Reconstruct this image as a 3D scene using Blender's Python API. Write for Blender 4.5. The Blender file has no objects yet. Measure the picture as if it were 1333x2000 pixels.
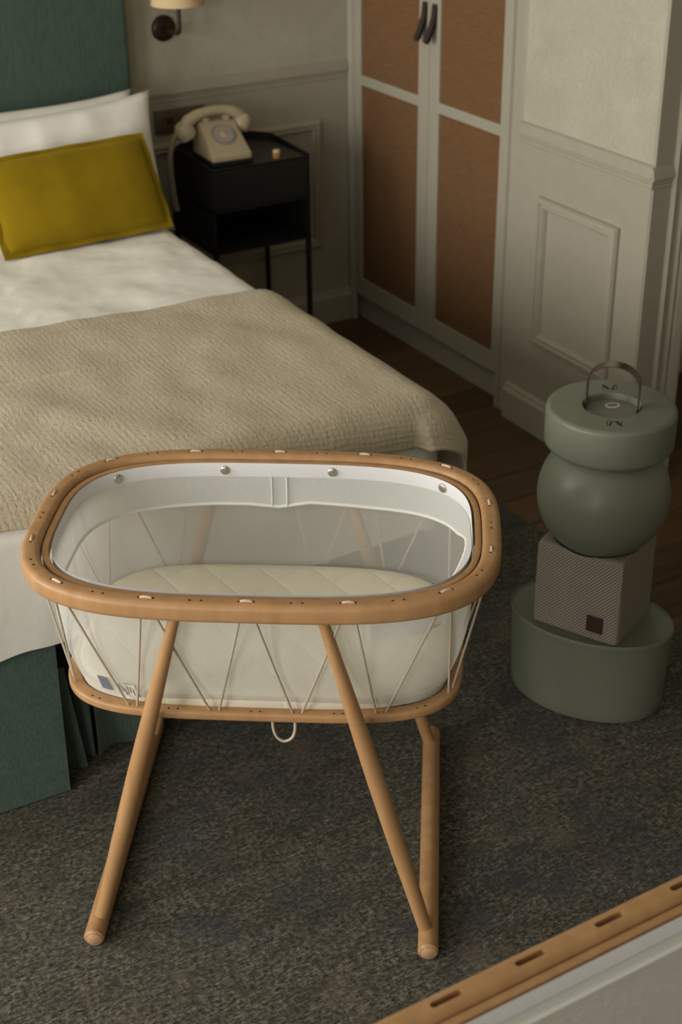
import bpy, bmesh, math, random
from mathutils import Vector, Matrix, noise
random.seed(7)
PI = math.pi
U = 1.9                      # metres per fitted unit (the camera's height above the rug)

# ------------------------------------------------------------------ camera, world, light, exposure
scn = bpy.context.scene
C = scn.collection
def camera():
    pi_, ro, ya = .509911641, -.0128576386, .521848379
    fw = Vector((math.sin(ya)*math.cos(pi_), math.cos(ya)*math.cos(pi_), -math.sin(pi_)))
    r = Vector((math.cos(ya), -math.sin(ya), 0)); u = r.cross(fw)
    r2 = r*math.cos(ro)+u*math.sin(ro); u2 = -r*math.sin(ro)+u*math.cos(ro)
    M = Matrix((r2, u2, -fw)).transposed().to_4x4(); M.translation = (0, 0, U)
    cd = bpy.data.cameras.new('camera'); cd.sensor_fit = 'VERTICAL'; cd.sensor_height = 36; cd.lens = 50
    cd.clip_start = .05
    cd.dof.use_dof = True; cd.dof.focus_distance = 2.35; cd.dof.aperture_fstop = 4.8
    co = bpy.data.objects.new('camera', cd); co.matrix_world = M; C.objects.link(co); scn.camera = co
camera()
w = bpy.data.worlds.new('world'); scn.world = w; w.use_nodes = True
w.node_tree.nodes['Background'].inputs[0].default_value = (.75, .85, 1, 1)
w.node_tree.nodes['Background'].inputs[1].default_value = .6
WX = -1.12*U                                   # inner face of the window wall
WINDOWS = [(2.55, 3.65), (.55, 1.75), (-1.75, -.55)]   # (y0, y1) of the three tall windows
WZ = (.45, 2.45)
for i, (a, b) in enumerate(WINDOWS):
    nm = ('window_left_bedside_offscreen', 'window_left_foot_offscreen', 'window_left_near_offscreen')[i]
    l = bpy.data.lights.new(nm, 'AREA'); l.shape = 'RECTANGLE'; l.size = WZ[1]-WZ[0]; l.size_y = b-a
    l.energy = (98, 70, 52)[i]; l.color = (1, .95, .87)
    o = bpy.data.objects.new(nm, l); C.objects.link(o)
    o.location = (WX-.24, (a+b)/2, sum(WZ)/2); o.rotation_euler = (0, -PI/2, 0)
vs = scn.view_settings
vs.view_transform = 'Standard'; vs.look = 'None'; vs.gamma = 1; vs.use_curve_mapping = False
vs.exposure = 0.06

# ------------------------------------------------------------------ materials
def nodes(name):
    m = bpy.data.materials.new(name); m.use_nodes = True
    nt = m.node_tree; return m, nt, nt.nodes['Principled BSDF']
def setp(b, **k):
    names = dict(rough='Roughness', metal='Metallic', spec='Specular IOR Level', sheen='Sheen Weight', coat='Coat Weight')
    for a, v in k.items(): b.inputs[names[a]].default_value = v
def coords(nt, scale=(1, 1, 1), rot=(0, 0, 0), src='Object'):
    t = nt.nodes.new('ShaderNodeTexCoord'); mp = nt.nodes.new('ShaderNodeMapping')
    mp.inputs['Scale'].default_value = scale; mp.inputs['Rotation'].default_value = rot
    nt.links.new(t.outputs[src], mp.inputs['Vector']); return mp.outputs['Vector']
def nz(nt, vec, scale, detail=4, rough=.55):
    n = nt.nodes.new('ShaderNodeTexNoise'); n.inputs['Scale'].default_value = scale
    n.inputs['Detail'].default_value = detail; n.inputs['Roughness'].default_value = rough
    nt.links.new(vec, n.inputs['Vector']); return n.outputs['Fac']
def wave(nt, vec, scale, dirn='Z', dist=0, dscale=1):
    n = nt.nodes.new('ShaderNodeTexWave'); n.bands_direction = dirn; n.inputs['Scale'].default_value = scale
    n.inputs['Distortion'].default_value = dist; n.inputs['Detail Scale'].default_value = dscale
    nt.links.new(vec, n.inputs['Vector']); return n.outputs['Fac']
def ramp(nt, fac, stops):
    r = nt.nodes.new('ShaderNodeValToRGB'); e = r.color_ramp.elements
    while len(e) < len(stops): e.new(.5)
    for i, (p, c) in enumerate(stops): e[i].position = p; e[i].color = (*c, 1)
    nt.links.new(fac, r.inputs['Fac']); return r.outputs['Color']
def math_(nt, op, a, b=None):
    n = nt.nodes.new('ShaderNodeMath'); n.operation = op
    for i, v in enumerate((a, b)):
        if v is None: continue
        if isinstance(v, (int, float)): n.inputs[i].default_value = v
        else: nt.links.new(v, n.inputs[i])
    return n.outputs[0]
def bump(nt, b, h, strength=.3, dist=.002):
    n = nt.nodes.new('ShaderNodeBump'); n.inputs['Strength'].default_value = strength; n.inputs['Distance'].default_value = dist
    nt.links.new(h, n.inputs['Height']); nt.links.new(n.outputs['Normal'], b.inputs['Normal'])
def mixc(nt, fac, a, b, mode='MIX'):
    n = nt.nodes.new('ShaderNodeMix'); n.data_type = 'RGBA'; n.blend_type = mode
    for s, v in ((n.inputs['Factor'], fac), (n.inputs[6], a), (n.inputs[7], b)):
        if isinstance(v, (int, float)): s.default_value = v
        elif isinstance(v, tuple): s.default_value = (*v, 1)
        else: nt.links.new(v, s)
    return n.outputs[2]
def base(nt, b, col):
    if isinstance(col, tuple): b.inputs['Base Color'].default_value = (*col, 1)
    else: nt.links.new(col, b.inputs['Base Color'])

def plain(name, col, rough=.5, nscale=40, var=.06, bstr=.05, bdist=.001, **k):
    m, nt, b = nodes(name); v = coords(nt)
    f = nz(nt, v, nscale, 4)
    lo = tuple(c*(1-var) for c in col); hi = tuple(min(1, c*(1+var)) for c in col)
    base(nt, b, ramp(nt, f, [(.3, lo), (.7, hi)])); setp(b, rough=rough, **k)
    if bstr: bump(nt, b, f, bstr, bdist)
    return m

def m_plaster():
    m, nt, b = nodes('mottled_plaster'); v = coords(nt)
    f = nz(nt, v, 7, 8, .7); g = nz(nt, v, 95, 5, .6)
    c1 = ramp(nt, f, [(.3, (.43, .41, .325)), (.55, (.475, .455, .365)), (.75, (.51, .49, .40))])
    c2 = ramp(nt, g, [(.35, (.90, .90, .90)), (.65, (1, 1, 1))])
    base(nt, b, mixc(nt, 1.0, c1, c2, 'MULTIPLY')); setp(b, rough=.85, spec=.2)
    bump(nt, b, g, .25, .0015); return m
def m_linen(name, col, sc=900):
    m, nt, b = nodes(name)
    vx = coords(nt, (1, 1, .06)); vz = coords(nt, (.06, .06, 1))
    a = nz(nt, vx, 420, 3, .6); c = nz(nt, vz, 480, 3, .6)
    s = math_(nt, 'ADD', math_(nt, 'MULTIPLY', a, .7), math_(nt, 'MULTIPLY', c, .3))
    lo = tuple(x*.74 for x in col); hi = tuple(x*1.25 for x in col)
    base(nt, b, ramp(nt, s, [(.36, lo), (.64, hi)])); setp(b, rough=.9, spec=.15, sheen=.15)
    bump(nt, b, s, .35, .001); return m
def m_cotton(name, col, wr=.38, sheen=.1):
    m, nt, b = nodes(name); v = coords(nt)
    f = nz(nt, coords(nt, (1, .55, 1), (0, 0, .5)), 9, 4, .5); g = nz(nt, v, 500, 2)
    base(nt, b, col); setp(b, rough=.85, spec=.15, sheen=sheen)
    bump(nt, b, math_(nt, 'ADD', f, math_(nt, 'MULTIPLY', g, .02)), wr, .012); return m
def m_velvet():
    m, nt, b = nodes('mustard_velvet'); v = coords(nt)
    f = nz(nt, v, 7, 5, .6)
    base(nt, b, ramp(nt, f, [(.3, (.20, .130, .004)), (.7, (.275, .185, .007))])); setp(b, rough=.9, spec=.1, sheen=.35)
    b.inputs['Sheen Tint'].default_value = (.8, .62, .1, 1)
    bump(nt, b, f, .25, .01); return m
def m_quilt():
    m, nt, b = nodes('beige_matelasse')
    v = coords(nt, (1, 1, 1), src='UV')
    d = nz(nt, v, 14, 3)
    w1 = wave(nt, v, 27, 'Y', .8, 2.0)                       # long ribs across the bed
    vc = coords(nt, (1, 1, 1), src='UV')
    fine = nz(nt, coords(nt, (1, .30, 1), src='UV'), 125, 3, .65)
    fine2 = nz(nt, coords(nt, (.3, 1, 1), src='UV'), 240, 2, .6)
    h = math_(nt, 'ADD', math_(nt, 'ADD', math_(nt, 'MULTIPLY', w1, .22), math_(nt, 'MULTIPLY', wave(nt, v, 24, 'X', 5, 4.0), .12)), math_(nt, 'ADD', math_(nt, 'MULTIPLY', fine, .65), math_(nt, 'MULTIPLY', fine2, .6)))
    base(nt, b, ramp(nt, d, [(.3, (.50, .43, .31)), (.7, (.55, .475, .35))]))
    setp(b, rough=.9, spec=.15, sheen=.15); bump(nt, b, h, .8, .005); return m
def m_wood(name, lo, hi, axis=(1, 1, 12), sc=6, rough=.42, coat=0):
    m, nt, b = nodes(name); v = coords(nt, tuple(1/a*6 if a > 1 else 6 for a in axis))
    f = nz(nt, v, sc, 6, .6)
    base(nt, b, ramp(nt, f, [(.3, lo), (.7, hi)])); setp(b, rough=rough, spec=.4, coat=coat)
    bump(nt, b, f, .06, .001); return m
def m_plank():
    m, nt, b = nodes('dark_oak'); v = coords(nt, (.5, 6, 6))
    f = nz(nt, v, 7, 7, .6)
    oi = nt.nodes.new('ShaderNodeObjectInfo')
    c = ramp(nt, f, [(.3, (.080, .045, .020)), (.7, (.165, .098, .048))])
    k = ramp(nt, oi.outputs['Random'], [(0, (.6, .6, .6)), (1, (1.15, 1.08, 1.0))])
    base(nt, b, mixc(nt, 1.0, c, k, 'MULTIPLY')); setp(b, rough=.36, spec=.4)
    bump(nt, b, f, .1, .001); return m
def m_rug():
    m, nt, b = nodes('mottled_wool_rug')
    v = coords(nt); v2 = coords(nt, (.42, 1, 1)); v3 = coords(nt, (1, .5, 1))
    f1 = nz(nt, v2, 170, 4, .75); f2 = nz(nt, v3, 150, 3, .7)
    f = math_(nt, 'ADD', math_(nt, 'MULTIPLY', f1, .65), math_(nt, 'MULTIPLY', f2, .35))
    g = nz(nt, v, 3.6, 6, .75); h = nz(nt, coords(nt, (1.3, .9, 1)), 5.1, 6, .75); p = nz(nt, v2, 26, 5, .75)
    c = ramp(nt, f, [(.40, (.020, .0185, .013)), (.5, (.082, .077, .057)), (.60, (.205, .190, .148))])
    c = mixc(nt, ramp(nt, p, [(.44, (0, 0, 0)), (.66, (.75, .75, .75))]), c, (.036, .034, .026))
    cold = ramp(nt, g, [(.50, (0, 0, 0)), (.64, (.85, .85, .85))]); c = mixc(nt, cold, c, mixc(nt, .6, c, (.036, .043, .058)))
    warm = ramp(nt, h, [(.55, (0, 0, 0)), (.66, (.8, .8, .8))]); c = mixc(nt, warm, c, mixc(nt, .55, c, (.15, .112, .080)))
    base(nt, b, c); setp(b, rough=.95, spec=.08, sheen=.1); bump(nt, b, f, .5, .004); return m
def m_cane():
    m, nt, b = nodes('woven_cane')
    v = coords(nt); w1 = wave(nt, v, 62, 'Z', .5, 2.0)
    f = nz(nt, coords(nt, (1, 3, 40)), 9, 4, .6); g = nz(nt, v, 2.2, 4, .6)
    c = ramp(nt, f, [(.3, (.165, .085, .037)), (.7, (.225, .126, .060))])
    base(nt, b, c); setp(b, rough=.75, spec=.2); bump(nt, b, w1, .6, .003); return m
def m_dots():
    m, nt, b = nodes('dotted_weave'); v = coords(nt, src='UV')
    sep = nt.nodes.new('ShaderNodeSeparateXYZ'); nt.links.new(v, sep.inputs[0])
    k = 2*PI/.0078
    a = math_(nt, 'SINE', math_(nt, 'MULTIPLY', math_(nt, 'ADD', sep.outputs[0], sep.outputs[1]), k))
    c = math_(nt, 'SINE', math_(nt, 'MULTIPLY', math_(nt, 'SUBTRACT', sep.outputs[1], sep.outputs[0]), k))
    s = math_(nt, 'MULTIPLY', math_(nt, 'MULTIPLY', math_(nt, 'ADD', a, 1), math_(nt, 'ADD', c, 1)), .25)
    col = ramp(nt, s, [(.12, (.150, .125, .095)), (.40, (.21, .18, .14)), (.72, (.56, .53, .44))])
    base(nt, b, col); setp(b, rough=.8, spec=.2); bump(nt, b, s, .5, .002); return m
def m_mesh(name, alpha, col=(.86, .87, .86)):
    m, nt, b = nodes(name)
    tr = nt.nodes.new('ShaderNodeBsdfTransparent'); tl = nt.nodes.new('ShaderNodeBsdfTranslucent'); df = nt.nodes.new('ShaderNodeBsdfDiffuse')
    v = coords(nt); f = nz(nt, v, 380, 2)
    cc = ramp(nt, f, [(.3, tuple(x*.9 for x in col)), (.7, col)])
    nt.links.new(cc, tl.inputs['Color']); nt.links.new(cc, df.inputs['Color'])
    m1 = nt.nodes.new('ShaderNodeMixShader'); m1.inputs[0].default_value = .35
    nt.links.new(df.outputs[0], m1.inputs[1]); nt.links.new(tl.outputs[0], m1.inputs[2])
    m2 = nt.nodes.new('ShaderNodeMixShader'); m2.inputs[0].default_value = alpha
    nt.links.new(tr.outputs[0], m2.inputs[1]); nt.links.new(m1.outputs[0], m2.inputs[2])
    nt.links.new(m2.outputs[0], nt.nodes['Material Output'].inputs['Surface']); nt.nodes.remove(b); return m
def m_mattress():
    m, nt, b = nodes('quilted_cream_cotton'); v = coords(nt)
    sep = nt.nodes.new('ShaderNodeSeparateXYZ'); nt.links.new(v, sep.inputs[0])
    def tri(e):   # stitched valleys of the diamond quilting
        return math_(nt, 'POWER', math_(nt, 'ABSOLUTE', math_(nt, 'SINE', math_(nt, 'MULTIPLY', e, PI/.105))), .35)
    x, y = sep.outputs[0], sep.outputs[1]
    q = math_(nt, 'MINIMUM', tri(math_(nt, 'ADD', x, math_(nt, 'MULTIPLY', y, .8))), tri(math_(nt, 'SUBTRACT', x, math_(nt, 'MULTIPLY', y, .8))))
    base(nt, b, (.76, .72, .585)); setp(b, rough=.9, spec=.15)
    bump(nt, b, q, .3, .006); return m

MT = dict(
    plaster=m_plaster(),
    paint=plain('warm_grey_paint', (.37, .343, .275), .55, 30, .03, .04, spec=.35),
    ceiling=plain('ceiling_white', (.70, .68, .62), .8),
    corridor=plain('corridor_paint', (.37, .343, .275), .7),
    black=plain('black_metal', (.010, .0095, .0085), .6, 80, .1, .03, spec=.3),
    blacktop=plain('black_tray', (.010, .0095, .0085), .34, 80, .1, .03, spec=.4),
    teal=m_linen('teal_linen', (.068, .108, .087)),
    white=m_cotton('white_cotton', (.88, .865, .80)),
    pillow=m_cotton('white_pillow_cotton', (.88, .865, .80), .42),
    velvet=m_velvet(), quilt=m_quilt(),
    beech=m_wood('beech', (.375, .205, .088), (.475, .275, .128)),
    beech_end=plain('beech_end_grain', (.47, .29, .155), .45, 300, .12, .05),
    plank=m_plank(), subfloor=plain('subfloor', (.12, .07, .035), .8), rug=m_rug(), cane=m_cane(), dots=m_dots(),
    sage=plain('sage_plastic', (.155, .170, .127), .42, 200, .02, .02, spec=.4),
    sage_dark=plain('sage_plastic_deep', (.155, .170, .127), .45, 200, .02, .02, spec=.4),
    sage_ball=plain('sage_rubber', (.155, .170, .127), .38, 200, .02, .02, spec=.45),
    steel=plain('dark_steel', (.23, .20, .16), .28, 60, .05, .02, metal=1.0),
    nickel=plain('nickel', (.55, .52, .45), .3, 60, .05, .02, metal=1.0),
    bronze=plain('dark_bronze', (.045, .030, .018), .45, 60, .15, .04, metal=.6),
    shade=plain('cream_lampshade', (.62, .47, .27), .85, 120, .06, .1),
    leather=plain('dark_leather', (.035, .024, .020), .5, 120, .15, .15),
    tagleather=plain('brown_leather', (.034, .007, .003), .6, 120, .15, .1),
    phone=plain('cream_plastic', (.47, .395, .265), .35, 40, .03, .01),
    phone_cord=plain('cream_cord', (.33, .27, .18), .6),
    dial=plain('dial_grey', (.33, .31, .28), .35), dialring=plain('dial_numbers', (.27, .25, .24), .5),
    amber=plain('amber_glass', (.40, .20, .05), .25), cream=plain('cream_lid', (.6, .52, .38), .5),
    plate=plain('bronze_plate', (.13, .098, .068), .45, 90, .1, .05, metal=.3),
    cord=plain('tan_cord', (.46, .385, .29), .85, 900, .2, .3),
    stitch=plain('pale_cord', (.60, .50, .38), .85, 900, .2, .3),
    mesh=m_mesh('white_netting', .52, (.88, .87, .82)), mesh_low=m_mesh('white_lining', .85, (.82, .80, .74)), collar=m_mesh('white_collar_cotton', .93, (.86, .88, .86)),
    tape=plain('white_tape', (.74, .74, .77), .85, 300, .03, .1), piping=plain('white_piping', (.82, .82, .78), .85, 300, .03, .1),
    mattress=m_mattress(), tagblue=plain('blue_grey_tag', (.155, .16, .215), .8), tagwhite=plain('white_tag', (.66, .65, .58), .8),
    ink=plain('dark_ink', (.022, .022, .018), .7), oval=plain('white_sticker', (.55, .52, .42), .6),
)

# ------------------------------------------------------------------ mesh helpers
def obj(name, vf, mat, parent=None, smooth=False, label=None, uv=None):
    me = bpy.data.meshes.new(name); me.from_pydata([tuple(v) for v in vf[0]], [], vf[1]); me.validate(); me.update()
    if uv:
        ul = me.uv_layers.new(name='UVMap')
        for p in me.polygons:
            for li in p.loop_indices: ul.data[li].uv = uv[me.loops[li].vertex_index]
    bm = bmesh.new(); bm.from_mesh(me); bmesh.ops.recalc_face_normals(bm, faces=bm.faces); bm.to_mesh(me); bm.free()
    if smooth:
        me.polygons.foreach_set('use_smooth', [True]*len(me.polygons))
        if smooth != 'all':
            try: me.set_sharp_from_angle(angle=math.radians(38))
            except Exception: pass
    me.materials.append(MT[mat] if isinstance(mat, str) else mat)
    o = bpy.data.objects.new(name, me); C.objects.link(o)
    if parent: o.parent = parent
    if label: o['label'] = label
    return o
def tag(o, label, cat, group=None):
    o['label'] = label; o['category'] = cat
    if group: o['group'] = group
    return o
def struct(o): o['kind'] = 'structure'; return o
def thing(name, label, cat, loc=(0, 0, 0), rz=0, group=None):
    o = bpy.data.objects.new(name, None); C.objects.link(o); o.location = loc; o.rotation_euler = (0, 0, rz); o.empty_display_size = .1
    return tag(o, label, cat, group)
def join(*vfs):
    V, F = [], []
    for v, f in vfs:
        n = len(V); V += list(v); F += [tuple(i+n for i in q) for q in f]
    return V, F
def xf(vf, M): return [M @ Vector(v) for v in vf[0]], vf[1]
def move(vf, d): d = Vector(d); return [Vector(v)+d for v in vf[0]], vf[1]
def box(x0, x1, y0, y1, z0, z1, bev=0, seg=2):
    bm = bmesh.new(); bmesh.ops.create_cube(bm, size=1)
    for v in bm.verts: v.co = Vector((x0+(v.co.x+.5)*(x1-x0), y0+(v.co.y+.5)*(y1-y0), z0+(v.co.z+.5)*(z1-z0)))
    if bev: bmesh.ops.bevel(bm, geom=list(bm.edges), offset=bev, segments=seg, profile=.5, affect='EDGES')
    bm.verts.index_update()
    r = [v.co.copy() for v in bm.verts], [tuple(v.index for v in f.verts) for f in bm.faces]; bm.free(); return r
def lathe(prof, n=48, close=False):
    V, F = [], []
    for i in range(n):
        a = 2*PI*i/n; c, s = math.cos(a), math.sin(a)
        for r, z in prof: V.append((r*c, r*s, z))
    k = len(prof)
    for i in range(n):
        j = (i+1) % n
        for q in range(k-1 if not close else k):
            q2 = (q+1) % k; F.append((i*k+q, j*k+q, j*k+q2, i*k+q2))
    return weld((V, F))
def weld(vf, d=1e-6):
    bm = bmesh.new(); vs_ = [bm.verts.new(v) for v in vf[0]]
    for f in vf[1]:
        try: bm.faces.new([vs_[i] for i in f])
        except ValueError: pass
    bmesh.ops.remove_doubles(bm, verts=bm.verts, dist=d)
    bmesh.ops.dissolve_degenerate(bm, edges=bm.edges, dist=d)
    bm.verts.index_update()
    r = [v.co.copy() for v in bm.verts], [tuple(v.index for v in f.verts) for f in bm.faces]; bm.free(); return r
def tube(pts, rad, n=8, closed=False, caps=True):
    """sweep a circle of radius rad (number or list) along pts"""
    pts = [Vector(p) for p in pts]; m = len(pts); rads = rad if isinstance(rad, (list, tuple)) else [rad]*m
    V, F = [], []; prev = None
    for i, p in enumerate(pts):
        if closed: t = pts[(i+1) % m]-pts[i-1]
        else: t = pts[min(i+1, m-1)]-pts[max(i-1, 0)]
        t.normalize()
        if prev is None: a = Vector((0, 0, 1)) if abs(t.z) < .9 else Vector((1, 0, 0)); nrm = t.cross(a).normalized()
        else: nrm = (prev-t*prev.dot(t)).normalized()
        prev = nrm; bn = t.cross(nrm)
        for q in range(n):
            a = 2*PI*q/n; V.append(p+(nrm*math.cos(a)+bn*math.sin(a))*rads[i])
    for i in range(m if closed else m-1):
        j = (i+1) % m
        for q in range(n): F.append((i*n+q, i*n+(q+1) % n, j*n+(q+1) % n, j*n+q))
    if caps and not closed: F += [tuple(range(n-1, -1, -1)), tuple((m-1)*n+q for q in range(n))]
    return V, F
def bez(p0, p1, p2, n=8):
    p0, p1, p2 = map(Vector, (p0, p1, p2))
    return [p0*(1-t)**2+p1*2*t*(1-t)+p2*t*t for t in (i/n for i in range(n+1))]
def extrude(prof, p0, p1, out, up=(0, 0, 1)):
    """prof: (o, u) points; extruded from p0 to p1"""
    p0, p1, out, up = map(Vector, (p0, p1, out, up)); k = len(prof)
    V = [p+out*o+up*u for p in (p0, p1) for o, u in prof]
    F = [(i, (i+1) % k, k+(i+1) % k, k+i) for i in range(k)]+[tuple(range(k-1, -1, -1)), tuple(range(k, 2*k))]
    return V, F
def frame_moulding(o, ax, ay, n, w, h, prof):
    """picture-frame moulding: rectangle w x h from corner o; prof (d inward, e outward)"""
    o, ax, ay, n = map(Vector, (o, ax, ay, n)); V, F = [], []; k = len(prof)
    for cx, cy, sx, sy in ((0, 0, 1, 1), (w, 0, -1, 1), (w, h, -1, -1), (0, h, 1, -1)):
        for d, e in prof: V.append(o+ax*(cx+sx*d)+ay*(cy+sy*d)+n*e)
    for c in range(4):
        c2 = (c+1) % 4
        for i in range(k-1): F.append((c*k+i, c*k+i+1, c2*k+i+1, c2*k+i))
    return V, F
def grid(fn, nu, nv, closed_u=False):
    V = [fn(i/(nu if closed_u else nu-1), j/(nv-1)) for i in range(nu) for j in range(nv)]; F = []
    for i in range(nu if closed_u else nu-1):
        i2 = (i+1) % nu
        for j in range(nv-1): F.append((i*nv+j, i2*nv+j, i2*nv+j+1, i*nv+j+1))
    return V, F
def solid(vf, th):
    """thicken a sheet along its normals (keeps the given side)"""
    bm = bmesh.new(); vs_ = [bm.verts.new(v) for v in vf[0]]
    for f in vf[1]: bm.faces.new([vs_[i] for i in f])
    bmesh.ops.recalc_face_normals(bm, faces=bm.faces)
    bmesh.ops.solidify(bm, geom=list(bm.faces), thickness=th); bm.verts.index_update()
    r = [v.co.copy() for v in bm.verts], [tuple(v.index for v in f.verts) for f in bm.faces]; bm.free(); return r
def sup(A, B, n, N=160):
    """superellipse resampled evenly by arc length, starting at (0,-B), counter-clockwise"""
    raw = []
    for i in range(2000):
        t = -PI/2+2*PI*i/2000; c, s = math.cos(t), math.sin(t)
        raw.append(Vector((A*math.copysign(abs(c)**(2/n), c), B*math.copysign(abs(s)**(2/n), s), 0)))
    L = [0]
    for i in range(2000): L.append(L[-1]+(raw[(i+1) % 2000]-raw[i]).length)
    out = []; k = 0
    for i in range(N):
        d = L[-1]*i/N
        while L[k+1] < d: k += 1
        f = (d-L[k])/max(1e-9, L[k+1]-L[k]); out.append(raw[k % 2000].lerp(raw[(k+1) % 2000], f))
    return out
def normals2(path):
    m = len(path); r = []
    for i in range(m):
        t = (path[(i+1) % m]-path[i-1]).normalized(); r.append(Vector((t.y, -t.x, 0)))
    return r
def ring(path, prof):
    """sweep prof [(outward, z)] around a closed horizontal path"""
    nn = normals2(path); k = len(prof); V = [p+n*o+Vector((0, 0, z)) for p, n in zip(path, nn) for o, z in prof]; m = len(path)
    F = [(i*k+q, ((i+1) % m)*k+q, ((i+1) % m)*k+(q+1) % k, i*k+(q+1) % k) for i in range(m) for q in range(k)]
    return V, F
def rrect(x0, x1, z0, z1, r, s=3):
    P = []
    for cx, cz, a0 in ((x1-r, z0+r, -PI/2), (x1-r, z1-r, 0), (x0+r, z1-r, PI/2), (x0+r, z0+r, PI)):
        for i in range(s+1): a = a0+PI/2*i/s; P.append((cx+r*math.cos(a), cz+r*math.sin(a)))
    return P
def P(x, y, z): return Vector((x, y, z))*U

# ------------------------------------------------------------------ the room
YB, XR, YJ = 2.215*U, 1.295*U, 1.406*U        # headboard wall, wardrobe wall, jog
XW = 1.300*U
ZC, YF, XE = 2.75, -2.6, 2.35*U                # ceiling, wall behind the camera, far right wall
FZ = -.006                                     # top of the parquet (the rug's top is z = 0)
ZD, ZBB = .4745*U, .057*U                      # dado top, baseboard top
floor = struct(obj('floor', box(WX-.2, XE+.2, YF-.2, YB+.2, -.12, -.028), 'subfloor'))
# parquet boards where the photograph shows them, one object each
PW = .135; k = 0; sh = {}
y = 1.55
while y < YB:
    x = 1.45-random.random()*1.2
    while x < XE:
        L = random.choice((1.3, 1.7, 2.1)); x2 = min(x+L, XE)
        if x2 > 1.45 and not (x > XR+.62 and y > YJ):
            key = round(x2-x, 3)
            if key not in sh:
                sh[key] = obj('plank', box(.0015, key-.0015, .0015, PW-.0015, -.022, 0, .0015, 1), 'plank').data; o = bpy.data.objects['plank'] if k == 0 else C.objects[-1]
            else:
                o = bpy.data.objects.new('plank', sh[key]); C.objects.link(o)
            o.parent = floor; o.location = (x, y, FZ); k += 1
        x = x2
    y += PW
obj('plank_field', join(box(WX, 1.45, YF, 1.55, -.028, FZ), box(1.45, XE, YF, 1.55, -.028, FZ), box(WX, 1.0, 1.55, YB, -.028, FZ)), 'plank', floor)['kind'] = 'stuff'
struct(obj('ceiling', box(WX-.2, XE+.2, YF-.2, YB+.2, ZC, ZC+.1), 'ceiling'))

DADO = [(0, -.056), (.003, -.056), (.0045, -.051), (.003, -.046), (.005, -.043), (.006, -.036), (.005, -.034), (.010, -.032), (.011, -.028), (.008, -.012), (.005, -.003), (.0, .002)]
BASE = [(0, 0), (.020, 0), (.020, ZBB-FZ-.022), (.014, ZBB-FZ-.014), (.012, ZBB-FZ-.006), (.006, ZBB-FZ), (0, ZBB-FZ)]
PANEL = [(0, 0), (0, .008), (.005, .016), (.013, .018), (.016, .012), (.020, .012), (.026, .016), (.031, .008), (.034, 0)]

wb = struct(obj('wall_back', box(WX-.2, XE+.2, YB, YB+.15, -.03, ZC), 'plaster'))
obj('wainscot', box(WX, XW-.010, YB-.006, YB+.01, FZ, ZD-.02), 'paint', wb)
obj('dado_rail', extrude(DADO, (WX, YB-.004, ZD), (XR-.002, YB-.004, ZD), (0, -1, 0)), 'paint', wb)
bb = struct(obj('baseboard_back', extrude(BASE, (WX, YB-.005, FZ), (XW-.010, YB-.005, FZ), (0, -1, 0)), 'paint'))
for x0, x1 in ((.905, 1.238), (-1.0, -.22)):
    obj('panel_moulding', frame_moulding((x0*U, YB-.006, .146*U), (1, 0, 0), (0, 0, 1), (0, -1, 0), (x1-x0)*U, .233*U, PANEL), 'paint', wb)

# pier between the wardrobe and the doorway: its bright face looks at the bed, its end looks at the camera
Y1 = 1.698*U
wr = struct(obj('wall_right', box(XR, XR+.1235, YJ, Y1, -.03, ZC), 'plaster'))
obj('wainscot', box(XR-.006, XR+.006, YJ-.002, Y1, FZ, ZD-.02), 'paint', wr)
obj('end_board', box(XR-.004, XR+.06, YJ-.008, YJ+.004, FZ, ZC), 'paint', wr)
obj('dado_rail', extrude(DADO, (XR-.004, YJ-.006, ZD), (XR-.004, Y1, ZD), (-1, 0, 0)), 'paint', wr)
obj('dado_return', extrude(DADO, (XR-.013, YJ-.006, ZD), (XR+.058, YJ-.006, ZD), (0, -1, 0)), 'paint', wr)
obj('panel_moulding', frame_moulding((XR-.006, 1.459*U, .146*U), (0, 1, 0), (0, 0, 1), (-1, 0, 0), .180*U, .231*U, PANEL), 'paint', wr)
struct(obj('baseboard_right', extrude(BASE, (XR-.005, YJ-.006, FZ), (XR-.005, Y1, FZ), (-1, 0, 0)), 'paint'))
# door casing on the jog and the dark corridor behind it
ARCH = [(0, 0), (.010, 0), (.016, .006), (.012, .012), (.012, .028), (.020, .034), (.014, .040), (.022, .048), (.028, .066), (.028, .074), (0, .074)]
tr = struct(obj('trim_1', extrude(ARCH, (XR+.056, YJ-.004, FZ), (XR+.056, YJ-.004, 2.2), (0, -1, 0), (1, 0, 0)), 'paint'))
wj = struct(obj('wall_jog', join(box(1.80*U, XE+.2, YJ, YJ+.12, -.03, ZC), box(XR+.1235, 1.80*U, YJ, YJ+.12, 2.15, ZC)), 'plaster'))
struct(obj('wall_corridor', join(box(1.80*U, 1.80*U+.05, YJ+.12, Y1-.012, -.03, 2.3), box(XR+.1235, 1.80*U, Y1-.04, Y1-.012, -.03, 2.3), box(XR+.1235, XR+.13, YJ+.03, Y1-.03, -.03, 2.15), box(XR+.13, 1.80*U, YJ+.12, Y1-.012, 2.16, 2.2)), 'corridor'))
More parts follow.
